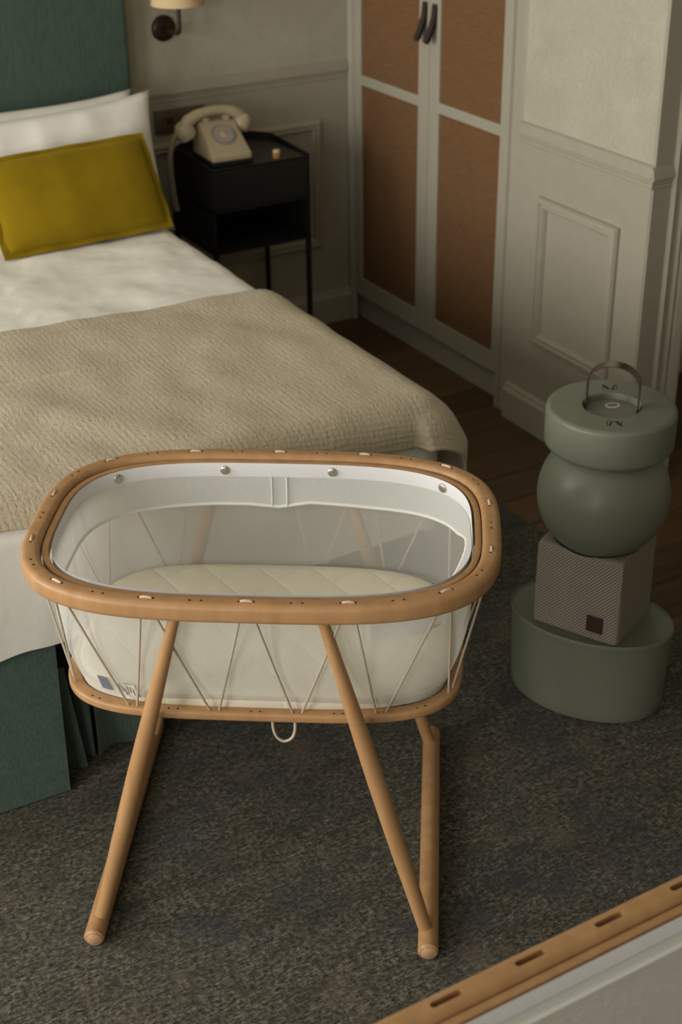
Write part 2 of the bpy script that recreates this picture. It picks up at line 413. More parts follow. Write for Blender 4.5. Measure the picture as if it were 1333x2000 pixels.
# rest of the shell
struct(obj('wall_far_right', box(XE, XE+.15, YF, YJ, -.03, ZC), 'plaster'))
struct(obj('wall_front', box(WX-.2, XE+.2, YF-.15, YF, -.03, ZC), 'plaster'))
parts = [box(WX-.2, WX, YF, YB, -.03, WZ[0]), box(WX-.2, WX, YF, YB, WZ[1], ZC)]
ys = [YF]+[v for a, b in sorted(WINDOWS) for v in (a, b)]+[YB]
for i in range(0, len(ys), 2): parts.append(box(WX-.2, WX, ys[i], ys[i+1], WZ[0], WZ[1]))
wl = struct(obj('wall_left', join(*parts), 'plaster'))
for i, (a, b) in enumerate(WINDOWS):
    z0, z1 = WZ; t = .05
    struct(obj('window_%d' % (i+1), join(box(WX-.1, WX-.05, a, a+t, z0, z1), box(WX-.1, WX-.05, b-t, b, z0, z1), box(WX-.1, WX-.05, a+t, b-t, z0, z0+t), box(WX-.1, WX-.05, a+t, b-t, z1-t, z1), box(WX-.1, WX-.05, (a+b)/2-.03, (a+b)/2+.03, z0+t, z1-t)), 'ceiling'))

# ------------------------------------------------------------------ wardrobe
wd = thing('wardrobe', 'built-in wardrobe with two framed doors of brown woven cane and leather pulls', 'wardrobe', (0, 0, 0))
ZT = 2.25
obj('carcass', box(XW+.03, XW+.60, Y1, YB-.010, FZ, ZT), 'paint', wd)
obj('plinth', box(1.326*U, 1.326*U+.02, Y1, YB-.010, FZ, .049*U), 'paint', wd)
TR = [(0, 0), (.018, 0), (.022, .006), (.018, .012), (.018, .052), (.010, .056), (.022, .062), (.022, .074), (.014, .080), (.014, .084), (0, .084)]
obj('side_trim', extrude(TR, (XW+.008, 1.6955*U, FZ), (XW+.008, 1.6955*U, ZT), (-1, 0, 0), (0, 1, 0)), 'paint', wd)
TL = [(0, 0), (.012, 0), (.018, .004), (.012, .010), (.020, .018), (.020, .030), (0, .030)]
obj('corner_trim', extrude(TL, (XW+.012, 2.197*U, FZ), (XW+.012, 2.197*U, ZT), (-1, 0, 0), (0, 1, 0)), 'paint', wd)
def door(ya, yb, pa, pb, hy):
    """door leaf between ya and yb (metres) with its cane panels between pa and pb"""
    zb, zt = .050*U, ZT-.01; g = .0012
    rails = [(zb, .083*U), (.4385*U, .4555*U), (zt-.08, zt)]
    F = [box(XW, XW+.022, ya+g, pa, zb, zt, .002, 1), box(XW, XW+.022, pb, yb-g, zb, zt, .002, 1)]
    F += [box(XW+.0005, XW+.0215, pa-.001, pb+.001, a, b) for a, b in rails]
    d = obj('door', join(*F), 'paint', wd)
    for a, b in ((.083*U, .4385*U), (.4555*U, zt-.08)):
        obj('cane_panel', box(XW+.008, XW+.014, pa-.004, pb+.004, a-.004, b+.004), 'cane', d)
    # leather strap pull: folded loop nailed at its top
    h = .098; z0 = .601*U; wd_ = .011; pts = []
    prof = [(.001, 0), (.004, -.02), (.012, -.05), (.026, -.085), (.030, -.097), (.025, -.099), (.019, -.09), (.010, -.06), (.006, -.03), (.0045, 0)]
    V = [(XW-.002-o, hy+s*wd_, z0+z) for s in (-1, 1) for o, z in [(.0, .012), (.004, .012)]+[(o2+.001, z2) for o2, z2 in prof]]
    def strap(t, s):
        path = [Vector((0, 0, .008)), Vector((-.003, 0, 0)), Vector((-.006, 0, -.03)), Vector((-.018, 0, -.065)), Vector((-.034, 0, -.096)), Vector((-.031, 0, -.1)), Vector((-.024, 0, -.093)), Vector((-.010, 0, -.06)), Vector((-.004, 0, -.03)), Vector((-.001, 0, -.002))]
        f = t*(len(path)-1); i = min(int(f), len(path)-2); q = path[i].lerp(path[i+1], f-i)
        return Vector((XW+q.x-.0015, hy+(s-.5)*2*wd_, z0+q.z))
    hd = obj('handle', solid(grid(strap, 28, 2), .0025), 'leather', d, True, 'dark leather strap pull')
    obj('handle_stud', xf(lathe([(0, .003), (.004, .002), (.005, 0), (.005, -.002)], 12), Matrix.Translation((XW-.0055, hy, z0-.006)) @ Matrix.Rotation(-PI/2, 4, 'Y')), 'steel', d)
door(1.9595*U, 2.197*U, 1.9897*U, 2.1735*U, 1.970*U)
door(1.7405*U, 1.9590*U, 1.7600*U, 1.9290*U, 1.942*U)

# ------------------------------------------------------------------ bed
BX0, BX1, BY0, BZ = -.12*U, .832*U, 1.197*U, .330*U
bed = thing('bed', 'double bed with tall teal linen headboard, white duvet and pleated teal skirt', 'bed', (.35*U, 1.7*U, 0))
def onbed(o): o.parent = bed; o.matrix_parent_inverse = Matrix.Translation(-Vector(bed.location)); return o
onbed(obj('headboard', box(-.17*U, .875*U, 2.172*U, YB-.030, .12*U, .74*U, .018, 4), 'teal', None, True))
onbed(obj('mattress', box(BX0+.05, BX1-.05, BY0+.05, 2.17*U, .16*U, BZ-.03, .03, 3), 'white', None, True))
onbed(obj('bed_base', box(BX0+.06, BX1-.06, BY0+.06, 2.17*U, .02, .16*U), 'black'))
def drape(s, t, x0, x1, y0, z, r, flare=0.0):
    """cloth laid over the mattress: (s, t) measured along the cloth"""
    cx = min(max(s, x0+r), x1-r); cy = max(t, y0+r); ds, dt = s-cx, t-cy; d = math.hypot(ds, dt)
    if d < 1e-9: return Vector((s, t, z))
    a = min(d/r, PI/2); out = r*math.sin(a); drop = r*(1-math.cos(a))+max(0, d-r*PI/2)
    out += flare*min(.05*U, max(0, d-r*.9))
    return Vector((cx+ds/d*out, cy+dt/d*out, z-drop))
R = .035*U
def wr_(p, amp, sc):
    return noise.noise(Vector((p.x*sc, p.y*sc, p.z*sc)))*amp+noise.noise(Vector((p.x*sc*2.3+5, p.y*sc*2.3, p.z*sc*2.3)))*amp*.5
def duvet_fn(a, b):
    hang = (BZ-.170*U)-R+R*PI/2
    s = (BX0+R-hang)+a*((BX1-R+hang)-(BX0+R-hang)); t = (BY0+R-hang)+b*(2.165*U-(BY0+R-hang))
    p = drape(s, t, BX0, BX1, BY0, BZ, R)
    p.z = max(p.z, .165*U)
    k = wr_(p, 1, 4.5)
    p.z += .006*k+.004*noise.noise(Vector((p.x*11, p.y*7, 3)))+(0.0030*noise.ridged_multi_fractal(Vector((p.x*5+p.y*2, p.y*7-p.x*3, 1)), .8, 2.1, 4, 1.0, 2.0)-.003 if p.y > 1.66*U else 0)
    if p.z < BZ-R: p.y -= .006*noise.noise(Vector((p.x*9, p.z*2, 1))); p.x += .006*noise.noise(Vector((p.y*9, p.z*2, 1)))
    return p
onbed(obj('duvet', grid(duvet_fn, 220, 240), 'white', None, 'all'))
# skirt: pleated teal panels below the duvet
def skirt(x0, x1, ytop, yb0, yb1, zt=.176*U, zb=.004, xo=(0, 0), n=14, amp=.004):
    def f(a, b):
        x = x0+(x1-x0)*a + (xo[0]*(1-a)+xo[1]*a)*(1-b); yb = yb0+(yb1-yb0)*a
        return Vector((x, yb+(ytop-yb)*b+amp*math.sin(a*7)*(1-b), zb+(zt-zb)*b))
    return solid(grid(f, n, 8), .003)
def fp(x, y): return x*U, y*U
YS = 1.208*U
onbed(obj('skirt_panel', skirt(-.10*U, .350*U, YS, 1.200*U, 1.172*U, xo=(0, -.014*U)), 'teal', None, True))
onbed(obj('skirt_pleat', skirt(.343*U, .357*U, YS+.01, 1.212*U, 1.200*U, zt=.130*U, xo=(.004*U, .010*U)), 'teal', None, True))
onbed(obj('skirt_pleat', skirt(.360*U, .385*U, YS+.045, 1.235*U, 1.212*U, xo=(.004*U, -.004*U)), 'teal', None, True))
onbed(obj('skirt_panel', skirt(.384*U, .47*U, YS, 1.210*U, 1.228*U, amp=.016, n=24), 'teal', None, True))
onbed(obj('skirt_panel', skirt(.472*U, BX1-.02, YS+.02, 1.232*U, 1.225*U, amp=.012, n=40), 'teal', None, True))
def side_skirt(a, b): return Vector((BX1-.045+.012*(1-b), 1.21*U+a*(2.15-1.21)*U, .004+b*.172*U))
onbed(obj('skirt_panel', solid(grid(side_skirt, 30, 4), .003), 'teal', None, True))

# quilted runner across the foot
RX1, RY0 = BX1+.010, BY0-.010
flap = .085*U
def runner_uv():
    V, F, UV = [], [], []; nu, nv = 170, 210
    s0, s1 = BX0-.10, RX1-R+R*PI/2+flap
    for i in range(nu):
        s = s0+(s1-s0)*i/(nu-1)
        tf = 1.197*U+R*(1-PI/2)-(.0005*U)-.062*(min(s, BX1)-.307*U)+.012*U; tb = 1.640*U-.105*(min(s, BX1)-.457*U)
        for j in range(nv):
            t = tf+(tb-tf)*j/(nv-1)
            fl = .46*math.exp(-max(0, t-1.2*U)/.22)+.05
            p = drape(s, t, BX0-.01, RX1, RY0, BZ+.010, R+.006, fl if s > BX1-R-.02 else 0)
            if p.z > BZ-R: p.z += .006*wr_(p, 1, 4.5)+.004*noise.noise(Vector((p.x*11, p.y*7, 3)))
            fold = math.exp(-((t-1.475*U+.1*(s-.5*U))/.010)**2)*max(0, 1-abs(s-.49*U)/.22)
            e_ = (t-1.475*U+.1*(s-.5*U))/.012; p.z += .006*fold*(1.4 if e_ > 0 else .2)-.004*math.exp(-((t-tb+.045)/.005)**2)
            V.append(p); UV.append((s, t+.1*s))
    for i in range(nu-1):
        for j in range(nv-1): F.append((i*nv+j, (i+1)*nv+j, (i+1)*nv+j+1, i*nv+j+1))
    return (V, F), UV
rv, ruv = runner_uv()
rn = tag(obj('bed_runner', rv, 'quilt', None, 'all', uv=ruv), 'beige quilted coverlet folded across the foot of the bed', 'bedspread')
sm = rn.modifiers.new('thickness', 'SOLIDIFY'); sm.thickness = .006; sm.offset = 1

# pillows and cushion
def pillow_vf(w, h, th, nu=44, nv=34, pinch=.05, seed=0, wrk=.012):
    V, F = [], []
    for side in (1, -1):
        for i in range(nu):
            for j in range(nv):
                u, v = -1+2*i/(nu-1), -1+2*j/(nv-1)
                prof = (max(0, 1-abs(u)**2.6)*max(0, 1-abs(v)**2.6))**.42
                x = u*w/2*(1-pinch*(1-abs(v)**2.5)*abs(u)**3*.6); z = v*h/2*(1-pinch*(1-abs(u)**3)*abs(v)**3)
                nsv = noise.noise(Vector((x*7+seed, z*7, side*3)))*wrk+noise.noise(Vector((x*16+seed, z*5, side*3)))*wrk*.4
                V.append(Vector((x, -side*(th/2*prof+nsv*prof), z)))
    n = nu*nv
    for s in (0, 1):
        for i in range(nu-1):
            for j in range(nv-1):
                q = (s*n+i*nv+j, s*n+(i+1)*nv+j, s*n+(i+1)*nv+j+1, s*n+i*nv+j+1); F.append(q if s == 0 else q[::-1])
    return weld((V, F), 1e-5)
def place(o, loc, rx=0, ry=0, rz=0): o.location = loc; o.rotation_euler = (rx, ry, rz); return o
pb = place(obj('pillow', pillow_vf(.78, .41, .125, pinch=.10, seed=3, wrk=.016), 'pillow', None, 'all'), P(.652, 2.128, .386), math.radians(-6), math.radians(.3), 0)
tag(pb, 'white cotton pillow standing against the teal headboard behind another pillow', 'pillow', 'white pillows')
pf = place(obj('pillow', pillow_vf(.765, .41, .155, pinch=.10, seed=9, wrk=.018), 'pillow', None, 'all'), P(.665, 2.052, .392), math.radians(-14), math.radians(-1.5), 0)
tag(pf, 'white cotton pillow propped between the mustard cushion and another pillow', 'pillow', 'white pillows')
cu = thing('cushion', 'oblong mustard velvet cushion with stitched flange leaning on white pillows', 'cushion', P(.685, 1.957, .395))
cu.rotation_euler = (math.radians(-36), math.radians(-1.2), 0)
obj('cover', pillow_vf(.475, .262, .13, pinch=.03, seed=21, wrk=.005), 'velvet', cu, 'all')
def flange(a, b):
    c = a*4; k = int(c) % 4; f = c-int(c); w_, h_ = .2375-.006, .131-.006; e = b*.022
    pts = [(-1, -1), (1, -1), (1, 1), (-1, 1)]; p, q = pts[k], pts[(k+1) % 4]
    sx, sz = p[0]+(q[0]-p[0])*f, p[1]+(q[1]-p[1])*f
    return Vector((sx*(w_+e-.005), .003*math.sin(a*80), sz*(h_+e-.005)))
obj('flange', solid(grid(flange, 96, 4, True), .006), 'velvet', cu, True)
# stitched seam just inside the flange, joined running stitches
st = []
for i in range(120):
    a = i/120; p = flange(a, .25); q = flange((a+.005) % 1, .25); st.append(tube([p+Vector((0, -.0065, 0)), q+Vector((0, -.0065, 0))], .0011, 5))
so = obj('seam_stitches', join(*st), plain('mustard_thread', (.12, .085, .01), .9), cu); so['kind'] = 'stuff'

# ------------------------------------------------------------------ nightstand and the things on it
ns = thing('nightstand', 'black metal nightstand with tray top, drawer and thin legs', 'nightstand', P(1.028, 2.112, 0))
def nsx(o): o.parent = ns; o.matrix_parent_inverse = Matrix.Translation(-Vector(ns.location)); return o
nx0, nx1, ny0, ny1, nz0, nz1 = .938*U, 1.117*U, 2.031*U, 2.192*U, .2335*U, .374*U
t = .008
nsx(obj('body', join(box(nx0, nx0+t, ny0, ny1, nz0, nz1), box(nx1-t, nx1, ny0, ny1, nz0, nz1), box(nx0, nx1, ny1-t, ny1, nz0, nz1), box(nx0, nx1, ny0, ny1, nz0, nz0+t), box(nx0, nx1, ny0, ny1, nz1-.135, nz1-.128)), 'black'))
nsx(obj('top', box(nx0+.002, nx1-.002, ny0+.002, ny1-.002, nz1-.006, nz1, .001, 1), 'blacktop'))
# raised tray lip: low in front, higher at the back with chamfered corners
def lip(a, b):
    c = .05
    pts = [(nx0, ny0), (nx0, ny1-c), (nx0+c, ny1), (nx1-c, ny1), (nx1, ny1-c), (nx1, ny0)]
    hs = [.006, .016, .018, .018, .016, .006]
    f = a*(len(pts)-1); i = min(int(f), len(pts)-2); f -= i
    return Vector((pts[i][0]+(pts[i+1][0]-pts[i][0])*f, pts[i][1]+(pts[i+1][1]-pts[i][1])*f, nz1-.004+b*(.004+hs[i]+(hs[i+1]-hs[i])*f)))
nsx(obj('tray_lip', solid(grid(lip, 26, 3), .004), 'black'))
nsx(obj('drawer', box(nx0+t+.002, nx1-t-.002, ny0-.002, ny0+.014, nz1-.127, nz1-.008, .002, 1), 'blacktop'))
for lx in (nx0, nx1-.014):
    for ly in (ny0, ny1-.014): nsx(obj('leg', box(lx, lx+.014, ly, ly+.014, FZ, nz0, .001, 1), 'black'))

# rotary telephone
ph = thing('telephone', 'cream rotary dial telephone on the black nightstand', 'telephone', P(.987, 2.088, 0)+Vector((0, 0, nz1)), math.radians(-3))
pw, pd = .066, .080       # half width, half depth
def lerp3(q, s): return q
body_prof = [(-pd, .012), (-pd, .034), (-pd+.012, .040), (.028, .108), (.052, .112), (pd, .085), (pd, .012)]
V, F = [], []
for sx in (-1, 1):
    for (yy, zz) in body_prof: V.append((sx*(pw-(zz-.012)*.06-(.003 if zz > .1 else 0)), yy, zz))
k = len(body_prof)
F = [(i, (i+1) % k, k+(i+1) % k, k+i) for i in range(k)]+[tuple(range(k)), tuple(range(k, 2*k))]
pbm = bmesh.new(); pv = [pbm.verts.new(v) for v in V]; [pbm.faces.new([pv[i] for i in f]) for f in F]
bmesh.ops.recalc_face_normals(pbm, faces=pbm.faces); bmesh.ops.bevel(pbm, geom=list(pbm.edges), offset=.006, segments=3, profile=.5, affect='EDGES'); pbm.verts.index_update()
obj('body', ([v.co.copy() for v in pbm.verts], [tuple(v.index for v in f.verts) for f in pbm.faces]), 'phone', ph, True); pbm.free()
obj('base_plate', box(-pw-.002, pw+.002, -pd-.003, pd+.002, 0, .013, .003, 2), 'black', ph, True)
ang = math.atan2(.108-.040, .028+pd-.012)
MD = Matrix.Translation((.002, -.0135, .0755)) @ Matrix.Rotation(ang, 4, 'X')
obj('dial_plate', xf(lathe([(0, .003), (.040, .003), (.0425, .001), (.0425, -.004)], 40), MD), 'dialring', ph, True)
dl = obj('dial', xf(lathe([(.014, .007), (.033, .007), (.034, .005), (.034, .002), (.014, .002)], 40, True), MD), 'dial', ph, True)
obj('dial_centre', xf(lathe([(0, .0085), (.012, .0085), (.0145, .007), (.0145, .002)], 30), MD), 'phone', ph, True)
for i in range(10):
    a = math.radians(35+i*27.5); obj('finger_hole', xf(lathe([(0, .0074), (.0035, .0074), (.0038, .0068)], 10), MD @ Matrix.Translation((.0245*math.cos(a), .0245*math.sin(a), 0))), 'phone', dl)
obj('finger_stop', xf(box(.022, .036, -.004, .0, .007, .0095, .001, 1), MD @ Matrix.Rotation(math.radians(-25), 4, 'Z')), 'nickel', ph)
for sx in (-1, 1): obj('cradle', box(sx*.034-.010, sx*.034+.010, .030, .058, .104, .122, .005, 2), 'phone', ph, True)
hp = [(-.104, .046, .098), (-.090, .046, .116), (-.06, .046, .131), (-.03, .046, .138), (0, .046, .140), (.03, .046, .138), (.055, .046, .131), (.080, .046, .117), (.090, .046, .102)]
hnd = obj('handset', tube([Vector(p) for p in hp], [.018, .020, .017, .0145, .0138, .0145, .017, .020, .018], 14), 'phone', ph, True)
cupp = [(0, .034), (.018, .031), (.030, .016), (.032, -.004), (.030, -.016), (.024, -.020), (0, -.020)]
obj('mouthpiece', xf(lathe(cupp, 26), Matrix.Translation((-.100, .046, .084)) @ Matrix.Rotation(math.radians(-30), 4, 'Y')), 'phone', hnd, True)
obj('earpiece', xf(lathe(cupp, 26), Matrix.Translation((.086, .046, .090)) @ Matrix.Rotation(math.radians(30), 4, 'Y')), 'phone', hnd, True)
# coiled cord from the mouthpiece down beside the nightstand
pth = bez((-.122, .045, .088), (-.150, .045, .070), (-.160, .035, .01), 20)+bez((-.160, .035, .01), (-.166, .02, -.08), (-.150, .03, -.15), 24)[1:]
coil = []; Ltot = len(pth)-1
for i in range(520):
    f = i/519*Ltot; j = min(int(f), Ltot-1); q = pth[j].lerp(pth[j+1], f-j); tg = (pth[j+1]-pth[j]).normalized()
    n1 = tg.cross(Vector((0, 1, 0))).normalized(); n2 = tg.cross(n1); a = i*.62; rr = .0075*min(1, i/60+.15)
    coil.append(q+n1*rr*math.cos(a)+n2*rr*math.sin(a))
obj('cord', tube(coil, .0022, 5), 'phone_cord', ph, True)
tj = thing('trinket_jar', 'tiny amber jar with cream lid on the black nightstand', 'jar', P(1.0635, 2.045, 0)+Vector((0, 0, nz1)))
obj('jar', lathe([(0, .0), (.011, 0), (.0125, .004), (.0125, .015), (.010, .018), (0, .018)], 24), 'amber', tj, True)
obj('lid', lathe([(0, .018), (.0115, .018), (.0115, .024), (.009, .026), (0, .026)], 24), 'cream', tj, True)

# wall sconce and socket plate
sc = thing('wall_sconce', 'bronze wall lamp with round backplate, bent arm and cream shade', 'lamp', (.953*U, YB, .5625*U))
obj('backplate', xf(lathe([(0, .014), (.030, .012), (.038, .006), (.040, 0)], 40), Matrix.Rotation(PI/2, 4, 'X')), 'bronze', sc, True)
ay = -.064*U
arm = [Vector((0, -.008, 0)), Vector((0, ay+.03, 0))]+bez((0, ay+.025, 0), (0, ay, 0), (0, ay, .025), 8)+[Vector((0, ay, .09))]
obj('arm', tube(arm, .0065, 12), 'bronze', sc, True)
obj('socket_cup', move(lathe([(.007, .078), (.014, .080), (.016, .09), (.016, .12), (0, .12)], 20), (0, ay, 0)), 'bronze', sc, True)
obj('shade', move(lathe([(.079, .088), (.081, .088), (.066, .26), (.064, .26), (.079, .090)], 48), (0, ay, 0)), 'shade', sc, True)
obj('shade_ring', move(lathe([(0, .0895), (.078, .0895), (.078, .0885), (0, .0885)], 40), (0, ay, 0)), 'cream', sc)
so_ = thing('socket_plate', 'brown metal double socket plate on the wall behind the pillow', 'socket', (.969*U, YB-.006, .414*U))
obj('plate', box(-.086, .086, -.008, .002, -.038, .038, .002, 2), 'plate', so_, True)
for sx in (-.038, .045):
    s_ = obj('socket', box(sx-.022, sx+.022, -.0095, -.006, -.022, .022, .002, 1), 'plate', so_)
    obj('socket_hole', box(sx-.012, sx+.012, -.0105, -.008, -.009, .013, .001, 1), 'ink', s_)

# ------------------------------------------------------------------ rug
tag(obj('area_rug', box(-1.0*U, 1.105*U, -.75*U, 1.60*U, FZ, 0, .002, 1), 'rug'), 'large mottled grey-green wool rug covering the floor around the bed', 'rug')

# ------------------------------------------------------------------ cribs
def slot_cut(p, q, r, depth):
    d = (q-p).normalized(); n = Vector((-d.y, d.x, 0)); L = []
    for c, a0 in ((q, -PI/2), (p, PI/2)):
        for i in range(7): a = a0+PI*i/6; L.append(c+d*r*math.cos(a)+n*r*math.sin(a))
    m = len(L); up, dn = Vector((0, 0, .003)), Vector((0, 0, -depth))
    return [v+up for v in L]+[v+dn for v in L], [tuple(range(m)), tuple(range(2*m-1, m-1, -1))]+[(i, m+i, m+(i+1) % m, (i+1) % m) for i in range(m)]
def carve(o, cuts):
    """cut the given closed shapes out of o for real"""
    c = obj('cutter', join(*cuts), 'beech'); par = o.parent; o.parent = None
    md = o.modifiers.new('cut', 'BOOLEAN'); md.operation = 'DIFFERENCE'; md.solver = 'EXACT'; md.object = c
    bpy.context.view_layer.update()
    me = bpy.data.meshes.new_from_object(o.evaluated_get(bpy.context.evaluated_depsgraph_get()))
    o.modifiers.remove(md); old = o.data; o.data = me; me.name = old.name; o.parent = par
    me.polygons.foreach_set('use_smooth', [True]*len(me.polygons)); me.set_sharp_from_angle(angle=math.radians(38))
    bpy.data.objects.remove(c); bpy.data.meshes.remove(old)
def make_crib(name, label, loc, rz, A, B, n, zt, A2, B2, n2, z2, NS, detail=True):
    cr = thing(name, label, 'crib', loc, rz, None)
    rim = sup(A-.0085*U, B-.0085*U, n, 280); rn_ = normals2(rim)
    hw = .0085*U; th = .0185*U
    rim_o = obj('rim', ring(rim, rrect(-hw, hw, zt-th, zt, .010, 4)), 'beech', cr, True)
    inn = sup(A-.0205*U, B-.0205*U, n, 220)
    obj('inner_rim', ring(inn, rrect(-.0030*U, .0028*U, zt-.026, zt-.008, .002, 2)), 'beech', cr, True)
    hp_ = sup(A2-.0065*U, B2-.0065*U, n2, 280); hn = normals2(hp_)
    hoop_o = obj('base_hoop', ring(hp_, rrect(-.0065*U, .0065*U, z2, z2+.0090*U, .005, 3)), 'beech', cr, True)
    # lining: netting between collar and lower band, following both rings
    N = 140
    top = sup(A-.0245*U, B-.0245*U, n, N); low = sup(A2-.012*U, B2-.012*U, n2, N)
    ztop, zlow = zt-.006*U, z2+.010*U
    tn = normals2(top)
    def liner(i, z, off=0):
        f = (z-zlow)/(ztop-zlow); b = .010*U*math.sin(PI*max(0, min(1, f)))*(1-f*.3)
        p = low[i % N].lerp(top[i % N], f); q = p+tn[i % N]*(b+off); return Vector((q.x, q.y, z))
    def band(z0f, z1f, off, nv):
        V = []; F = []
        for i in range(N):
            za, zb = z0f(i), z1f(i)
            for j in range(nv): V.append(liner(i, za+(zb-za)*j/(nv-1), off))
        for i in range(N):
            i2 = (i+1) % N
            for j in range(nv-1): F.append((i*nv+j, i2*nv+j, i2*nv+j+1, i*nv+j+1))
        return V, F
    zl = zlow+.012*U
    obj('lower_lining', band(lambda i: zlow-.002, lambda i: zl, 0, 5), 'mesh_low', cr, 'all')
    obj('netting', band(lambda i: zl, lambda i: ztop-.012*U, 0, 12), 'mesh', cr, 'all')
    obj('collar_tape', band(lambda i: ztop-.0130*U, lambda i: ztop+.002*U, -.003, 4), 'tape', cr, 'all')
    # collar with scalloped lower edge: cusps at the middle of the back and towards the right end
    def bell(a, c, w): d = abs(a-c)/w; return .5+.5*math.cos(PI*d) if d < 1 else 0
    def drop(i):
        a = i/N                      # 0 = front middle, .25 = right, .5 = back middle, .75 = left
        def cusp(c, w): d = min(abs(a-c), 1-abs(a-c)); return max(0, 1-d/w)
        d = .030*U
        if not detail: return .007*U
        if a > .80 or a < .10: d = .010*U
        d += .004*U*cusp(.5, .03) - .003*U*cusp(.47, .06)+.004*U*cusp(.66, .1)
        if detail: d += .034*U*bell(a, .212, .062)-.012*U*cusp(.285, .03)
        return d
    def infl(i):
        a = i/N; return -.006-(.060*bell(a, .212, .07) if detail else 0)
    V, F = [], []; nv = 9
    for i in range(N):
        for j in range(nv):
            f = j/(nv-1); z = ztop-.0125*U-drop(i)*f
            V.append(liner(i, z, -.004+infl(i)*f*f))
    for i in range(N):
        i2 = (i+1) % N
        for j in range(nv-1): F.append((i*nv+j, i2*nv+j, i2*nv+j+1, i*nv+j+1))
    co = obj('collar', (V, F), 'collar', cr, 'all')
    obj('piping', tube([V[i*nv+nv-1] for i in range(N)], .0032, 7, True), 'piping', co, True)
    if detail:
        i = int(N*.497); obj('collar_seam', tube([V[i*nv+j]+Vector((0, -.003, 0)) for j in range(nv)], .0016, 6), 'piping', co, True)
        i = int(N*.508); obj('collar_seam', tube([V[i*nv+j]+Vector((0, -.0025, 0)) for j in range(nv)], .0013, 6), 'piping', co, True)
    bp = sup(A2-.013*U, B2-.013*U, n2, 120)
    obj('base_panel', ([p+Vector((0, 0, z2+.006*U)) for p in bp]+[p+Vector((0, 0, z2+.001*U)) for p in bp],
        [tuple(range(120)), tuple(range(239, 119, -1))]+[(i, (i+1) % 120, 120+(i+1) % 120, 120+i) for i in range(120)]), 'tagwhite', cr)
    # lacing: cords run from the rim stitches down to pairs of holes in the hoop
    def at(path, nr, f, off=0, z=0):
        m = len(path); g = (f % 1)*m; i = int(g) % m; h = g-int(g)
        q = path[i].lerp(path[(i+1) % m], h)+nr[i]*off; return Vector((q.x, q.y, z))
    zb = z2+.0090*U; e1 = .0062*U/(2*(A+B)*1.70); e2 = .0036*U/(2*(A2+B2)*1.72)
    rim_cuts, hoop_cuts = [], []
    for k in range(NS):
        f = k/NS; fl, fr = (k-.5)/NS+e2, (k+.5)/NS-e2
        pl, pr = at(rim, rn_, f-e1, -.001, zt-th-.001), at(rim, rn_, f+e1, -.001, zt-th-.001)
        bl, br = at(hp_, hn, fl, .003, zb-.004), at(hp_, hn, fr, .003, zb-.004)
        if detail: obj('lacing_cord', join(tube([bl, bl.lerp(pl, .5), pl+Vector((0, 0, .004))], .0021, 7), tube([br, br.lerp(pr, .5), pr+Vector((0, 0, .004))], .0021, 7)), 'cord', cr, True)
        sa, sb = at(rim, rn_, f-e1*.8, 0, zt-.001), at(rim, rn_, f+e1*.8, 0, zt-.001); mid = at(rim, rn_, f, 0, zt+.0014)
        if detail: obj('rim_stitch', tube([sa, at(rim, rn_, f-e1*.5, 0, zt+.0010), mid, at(rim, rn_, f+e1*.5, 0, zt+.0010), sb], .0023, 8), 'stitch', cr, True)
        else: rim_cuts.append(slot_cut(at(rim, rn_, f-e1*1.3, 0, zt), at(rim, rn_, f+e1*1.3, 0, zt), .0040, .024))
        for g in (f-e1, f+e1, f+.5/NS-e1*.8, f+.5/NS+e1*.8) if detail else ():
            p = at(rim, rn_, g, 0, zt); rim_cuts.append(tube([p+Vector((0, 0, .003)), p-Vector((0, 0, .016))], .0030, 10))
        for g in ((k+.5)/NS-e2, (k+.5)/NS+e2, k/NS-e2*1.1, k/NS+e2*1.1) if detail else ():
            p = at(hp_, hn, g, .0035, zb); hoop_cuts.append(tube([p+Vector((0, 0, .003)), p-Vector((0, 0, .011))], .0024, 10))
    carve(rim_o, rim_cuts)
    if hoop_cuts: carve(hoop_o, hoop_cuts)
    return cr, liner, N, zlow, ztop, at, rim, rn_

CA, CB, CT = .212*U, .144*U, .370*U
TH = math.radians(-34)
CC = P(.4957, 1.0, 0)
cr, liner, LN, zlow, ztop, at, rimp, rimn = make_crib('crib', 'pale beech bedside crib with white netting and corded sides on four slanted legs', CC, TH, CA, CB, 3.35, CT, .182*U, .1176*U, 4.25, .2325*U, 14)
LR = [.0090, .0108, .0128, .0146, .0154, .0152, .0145, .0132, .0120]
for sx in (-1, 1):
    for sy in (-1, 1):
        a = Vector((sx*.0605*U, sy*.1285*U, CT-.0185*U+.004)); b = Vector((sx*.1545*U, sy*.139*U, .016))
        obj('leg', tube([a.lerp(b, i/8) for i in range(9)], LR, 20), 'beech', cr, True)
    r = .0095*U; rz_ = r+.0004
    y0, y1 = -.1635*U, .1635*U
    bar = obj('floor_bar', tube([Vector((sx*.1555*U, y, r+.0003)) for y in (y0, y0+.004, y0+.10, 0, y1-.10, y1-.004, y1)], [r-.004, r, r, r, r, r, r-.004], 24), 'beech', cr, True)
    for y, d in ((y0, -1), (y1, 1)):
        obj('end_cap', xf(lathe([(0, .003), (r-.008, .002), (r-.0045, -.001)], 24), Matrix.Translation((sx*.1555*U, y, r+.0003)) @ Matrix.Rotation(PI/2*(-d), 4, 'X')), 'beech_end', bar, True)
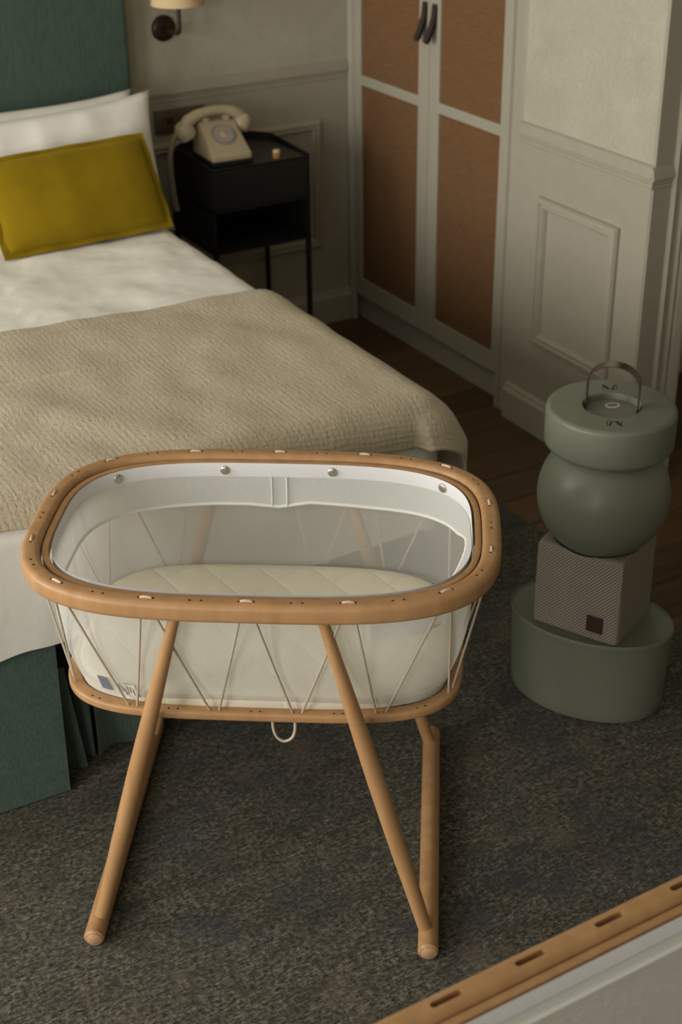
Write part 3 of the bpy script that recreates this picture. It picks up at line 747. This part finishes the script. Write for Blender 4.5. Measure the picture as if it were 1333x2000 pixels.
# pull loop hanging under the hoop
lp = bez((.004, 0, 0), (.000, 0, -.050), (.022, 0, -.053), 10)+bez((.022, 0, -.053), (.046, 0, -.050), (.040, 0, 0), 10)[1:]
obj('pull_loop', join(tube([Vector((p.x+.012*U, -.108*U, .2335*U+p.z)) for p in lp], .0026, 8), tube([Vector((.012*U-.016+i*.006, -.109*U, .2335*U-.003-.004*math.sin(i))) for i in range(5)], .004, 8)), 'stitch', cr, True)
# snap buttons on the collar tape
for u in (-.157, -.053, .052, .160):
    best = min(range(LN//4, 3*LN//4), key=lambda i: abs(liner(i, ztop-.006*U).x-u*U)); i = best
    p = liner(i, ztop-.006*U, -.005); c = liner(i, ztop-.006*U, -.03); d = (c-p).normalized()
    M = Matrix.Translation(p) @ d.to_track_quat('Z', 'Y').to_matrix().to_4x4()
    obj('snap_button', xf(lathe([(0, .0022), (.006, .0020), (.0084, .0010), (.0090, 0), (.0090, -.003)], 20), M), 'nickel', cr, True)
# printed tags on the lower lining
def patch(f0, f1, z0, z1, off=.0025):
    V = []; n_ = 8
    def pos(f, z):
        g = f*LN; i = int(math.floor(g)); h = g-i; return liner(i, z, off).lerp(liner(i+1, z, off), h)
    return [pos(f0+(f1-f0)*a/n_, z) for a in range(n_+1) for z in (z0, z1)], [(2*a, 2*a+2, 2*a+3, 2*a+1) for a in range(n_)]
zz0 = .2415*U+.010*U
obj('care_tag', patch(-.1400, -.1300, zz0-.002, zz0+.030), 'tagblue', cr, label='blue-grey fabric tag')
tw = obj('care_tag', patch(-.1250, -.1060, zz0-.010, zz0+.022), 'tagwhite', cr, label='white printed tag')
prt = [patch(-.1235+k*.0024, -.1228+k*.0024, zz0-.006+.004*((k*7) % 3), zz0+.013+.003*((k*5) % 3), .0032) for k in range(7)]
obj('printed_lines', join(*prt), 'dialring', tw)
# mattress lying in the crib
def mattress(nm, label, loc, rz, A, B, n, z0, z1):
    N = 120; prof = [(0.0, z0), (.97, z0), (1.0, z0+.006), (1.0, z1-.014), (.985, z1-.006), (.95, z1-.001), (.85, z1+.0015), (.6, z1+.003), (.3, z1+.004), (0.001, z1+.004)]
    p = sup(A, B, n, N); V = [Vector((q.x*s, q.y*s, z)) for q in p for s, z in prof]; k = len(prof)
    F = [(i*k+j, ((i+1) % N)*k+j, ((i+1) % N)*k+j+1, i*k+j+1) for i in range(N) for j in range(k-1)]
    o = obj(nm, weld((V, F), 1e-5), 'mattress', None, 'all'); o.location = loc; o.rotation_euler = (0, 0, rz)
    return tag(o, label, 'mattress')
mattress('crib_mattress', 'quilted cream mattress lying in the bedside crib by the bed', CC, TH, .1715*U, .1080*U, 3.8, .2325*U+.006*U, .260*U)

# second, larger crib right below the camera
C2 = P(.5060, .318, 0)
make_crib('crib', 'long beech crib with dark lacing slots along its rim, standing opposite the bedside crib', C2, 0, .36*U, .152*U, 9.0, CT, .33*U, .126*U, 9.0, .2325*U, 32, False)
c2 = [o for o in bpy.data.objects if o.name.startswith('crib') and o.type == 'EMPTY' and o is not cr][0]
for sx in (-1, 1):
    for sy in (-1, 1):
        a = Vector((sx*.18*U, sy*.1365*U, CT-.0185*U+.004)); b = Vector((sx*.27*U, sy*.146*U, .016))
        obj('leg', tube([a.lerp(b, i/8) for i in range(9)], LR, 16), 'beech', c2, True)
    obj('floor_bar', tube([Vector((sx*.271*U, y, r+.0003)) for y in (-.17*U, .17*U)], r, 20), 'beech', c2, True)

# ------------------------------------------------------------------ stack of sage things on the rug
SCx, SCy = .9200, 1.0320
ob = thing('storage_box', 'oval sage green storage box standing on the rug at the bottom of the stack', 'box', P(SCx, SCy, 0), math.radians(-58.5))
oa, obb, oh = .0944*U, .0642*U, .1085*U
def oval(A, B, N=96): return [Vector((A*math.cos(2*PI*i/N), B*math.sin(2*PI*i/N), 0)) for i in range(N)]
def oval_body(prof, N=96):
    V = [Vector((oa*s*math.cos(2*PI*i/N), obb*(1-(1-s)*oa/obb*.72)*math.sin(2*PI*i/N), z)) for i in range(N) for s, z in prof]; k = len(prof)
    return weld((V, [(i*k+j, ((i+1) % N)*k+j, ((i+1) % N)*k+j+1, i*k+j+1) for i in range(N) for j in range(k-1)]), 1e-5)
obj('body', oval_body([(0.001, .002), (.88, .002), (.925, .004), (.945, .012), (.955, .03), (.985, oh-.02), (.987, oh-.012), (.95, oh-.012)]), 'sage_dark', ob, True)
obj('lid', oval_body([(.95, oh-.012), (.997, oh-.012), (1.0, oh-.009), (1.0, oh-.001), (.994, oh+.001), (.984, oh), (.978, oh-.003), (.965, oh-.004), (0.001, oh-.004)]), 'sage_dark', ob, True)
# woven cube, its soft top pressed in by the ball
ball_r, ball_z = .0716*U, .2630*U
cub = thing('fabric_cube', 'soft cube in dotted beige weave with a small brown leather tag', 'cube', P(SCx, SCy, 0)+Vector((0, 0, oh-.004)), math.radians(-64.2))
cw, cd, ch = .1045*U/2, .0925*U/2, .1040*U
cr_ = .012
V, F, UV = [], [], []
def add_face(o, ax, ay, w_, h_, nu, nv, fn=None, u0=0, v0=0):
    n0 = len(V)
    for i in range(nu):
        for j in range(nv):
            a, b = i/(nu-1), j/(nv-1); q = o+ax*(a*w_)+ay*(b*h_)
            if fn: q = fn(q)
            V.append(q); UV.append((u0+a*w_, v0+b*h_))
    for i in range(nu-1):
        for j in range(nv-1): F.append((n0+i*nv+j, n0+(i+1)*nv+j, n0+(i+1)*nv+j+1, n0+i*nv+j+1))
bz = ball_z-(oh-.004)
def shape(q):
    # rounded cube with a slight taper, dished top
    x, y, z = q; kx = 1-.05*max(0, (z/ch-.2))
    x, y = x*kx, y*kx
    c = Vector((max(-cw+cr_, min(cw-cr_, x)), max(-cd+cr_, min(cd-cr_, y)), max(.004, min(ch-cr_, z)))); d = Vector((x, y, z))-c
    if d.length > 1e-9:
        m_ = cr_ if z > ch-cr_ or z > .01 else cr_
        d = d.normalized()*min(d.length, cr_)
    p = c+d
    rr = math.hypot(p.x, p.y); lim = ball_r+.0006
    if p.z > ch*.5 and rr < lim:
        zs = bz-math.sqrt(max(0, lim*lim-rr*rr))
        if p.z > zs: p.z = zs
    return p
X_, Y_, Z_ = Vector((1, 0, 0)), Vector((0, 1, 0)), Vector((0, 0, 1))
add_face(Vector((-cw, -cd, 0)), X_, Z_, 2*cw, ch, 26, 26, shape)
add_face(Vector((cw, -cd, 0)), Y_, Z_, 2*cd, ch, 26, 26, shape, 2*cw)
add_face(Vector((cw, cd, 0)), -X_, Z_, 2*cw, ch, 26, 26, shape, 2*cw+2*cd)
add_face(Vector((-cw, cd, 0)), -Y_, Z_, 2*cd, ch, 26, 26, shape, 4*cw+2*cd)
add_face(Vector((-cw, -cd, ch)), X_, Y_, 2*cw, 2*cd, 30, 30, shape, 0, ch)
obj('cover', (V, F), 'dots', cub, 'all', uv=UV)
obj('bottom', box(-cw+.004, cw-.004, -cd+.004, cd-.004, 0, .004), 'dots', cub)
lt = box(-.0185, .0185, -.0022, .0012, -.0190, .0190, .001, 1)
obj('leather_tag', xf(lt, Matrix.Translation((.046, -cd-.0006, .0385)) @ Matrix.Rotation(math.radians(-2), 4, 'X')), 'tagleather', cub, label='square brown leather tag')
bl = obj('ball', lathe([(ball_r*math.sin(PI*i/48), -ball_r*math.cos(PI*i/48)) for i in range(49)], 96), 'sage_ball', None, 'all')
bl.location = (SCx*U+.004, SCy*U, ball_z); tag(bl, 'matte sage green ball pressed into the woven cube', 'ball')
# round case on the ball
dz = .3665*U
ds = thing('round_case', 'thick round sage green case with an arched steel handle, topmost of the stack', 'case', P(.9235, 1.0325, 0)+Vector((0, 0, dz)), 0)
dr, dh, hr = .0685*U, .0465*U, .0292*U
def a_(x, y): return x, y
gl = math.atan2(-.0690, .1085)-math.radians(7)
ds.rotation_euler = (0, 0, gl)
zc = -(dz-ball_z)
rs_ = ball_r+.0008
prof = []
for i in range(7): a = PI/2*i/6; prof.append((hr+.003-.003*math.sin(a), -.003+.003*math.sin(a)) if False else (hr, -.012)) if i == 0 else None
prof += [(hr+.0015, -.002), (hr+.004, 0), (dr-.010, 0)]
for i in range(1, 7): a = PI/2*i/6; prof.append((dr-.010+.010*math.sin(a), -.010+.010*math.cos(a)))
prof += [(dr+.0005, -dh*.5)]
for i in range(0, 7): a = PI/2*i/6; prof.append((dr-.016+.016*math.cos(a), -dh+.016-.016*math.sin(a)))
for rr in (dr-.025, dr-.04, dr-.06, hr):
    prof.append((rr, max(-dh, zc+math.sqrt(max(0, rs_*rs_-rr*rr)))))
def half(prof, s, gap=.0009, n=48):
    V = []; k = len(prof)
    for i in range(n+1):
        a = PI*i/n
        for r_, z in prof: V.append(Vector((r_*math.cos(a), s*(r_*math.sin(a)+gap), z)))
    F = [(i*k+q, (i+1)*k+q, (i+1)*k+(q+1) % k, i*k+(q+1) % k) for i in range(n) for q in range(k)]+[tuple(range(k)), tuple(range(n*k, n*k+k))]
    return V, F
for s in (-1, 1): obj('half_shell', half(prof, s), 'sage', ds, True)
fl0 = max(-.016, zc+rs_+.001)
for s in (-1, 1):
    m_ = 30; V = [Vector((0, s*.0008, z)) for z in (fl0+.004, fl0)]
    P2 = [(hr*math.cos(PI*i/m_), s*(hr*math.sin(PI*i/m_)+.0008)) for i in range(m_+1)]
    V = [Vector((x, y, fl0+.004)) for x, y in P2]+[Vector((x, y, fl0)) for x, y in P2]
    obj('recess_floor', (V, [tuple(range(m_+1)), tuple(range(2*m_+1, m_, -1))]+[(i, i+1, m_+2+i, m_+1+i) for i in range(m_)]+[(m_, 0, m_+1, 2*m_+1)]), 'sage', ds)
def handle(a, b):
    hw = hr-.003; hz = .082
    if a < .3: q = Vector((-hw, 0, fl0+.004+(hz-(fl0+.004)-.0)*a/.3*.62))
    elif a > .7: q = Vector((hw, 0, fl0+.004+(hz-(fl0+.004))*(1-a)/.3*.62))
    else:
        z1 = fl0+.004+(hz-(fl0+.004))*.62; t_ = (a-.3)/.4; q = Vector((-hw*math.cos(PI*t_), 0, z1+hw*.80*math.sin(PI*t_)))
    q.y = -.014+b*.028; return Matrix.Rotation(math.radians(-9), 3, 'Z') @ q
obj('handle', solid(grid(handle, 60, 3), .0022), 'steel', ds, True, 'arched steel strap handle')
ov = [(.0160*math.cos(2*PI*i/32), .0125*math.sin(2*PI*i/32)) for i in range(32)]
Ms = Matrix.Translation((.002, .0245, fl0+.0042)) @ Matrix.Rotation(-gl-math.radians(10), 4, 'Z')
stk = obj('sticker', xf(([Vector((x, y, .0003)) for x, y in ov]+[Vector((x, y, -.0004)) for x, y in ov], [tuple(range(32))]+[(i, (i+1) % 32, 32+(i+1) % 32, 32+i) for i in range(32)]), Ms), 'oval', ds, label='white oval sticker')
lines = []
for yy, hw in ((.0056, .0075), (.0028, .0100), (0, .0105), (-.0028, .0100), (-.0058, .007)):
    x = -hw
    while x < hw:
        l_ = random.uniform(.0008, .002); lines.append(box(x, min(hw, x+l_), yy-.0007, yy+.0007, .0003, .0006)); x += l_+.0006
obj('sticker_print', xf(join(*lines), Ms), 'ink', stk)
def logo():
    def stroke(p, q, w=.0015):
        p, q = Vector((*p, 0)), Vector((*q, 0)); d = (q-p).normalized(); n = Vector((-d.y, d.x, 0))*w/2
        return [v+Vector((0, 0, z)) for z in (0, .0004) for v in (p+n, p-n, q-n, q+n)], [(0, 1, 2, 3), (4, 7, 6, 5), (0, 4, 5, 1), (1, 5, 6, 2), (2, 6, 7, 3), (3, 7, 4, 0)]
    h = .0115
    return join(stroke((-.0145, -h), (-.0145, h)), stroke((-.0105, h), (-.0035, h)), stroke((-.0035, h), (-.0105, -h)), stroke((-.0065, h*.6), (-.0115, -h)),
                stroke((.0005, h), (.0085, -h*.6)), stroke((.0030, h), (.0110, -h*.6)), stroke((.0055, h), (.0120, -h*.3)), stroke((.0135, -h), (.0135, h)), stroke((.0125, -h), (.0090, -h*.2)))
ry = (hr+dr-.012)/2
for s, a in ((-1, math.radians(10)), (1, math.radians(10))):
    M = Matrix.Rotation(a-gl-math.radians(10)-math.radians(16)+gl*0, 4, 'Z')
    # the two marks sit opposite each other, each reading from its own side
    M = Matrix.Rotation(math.radians(3), 4, 'Z') @ Matrix.Translation((0, s*ry, .0001)) @ Matrix.Rotation(0 if s < 0 else PI, 4, 'Z')
    obj('logo', xf(logo(), M), 'ink', ds, label='dark line logo')
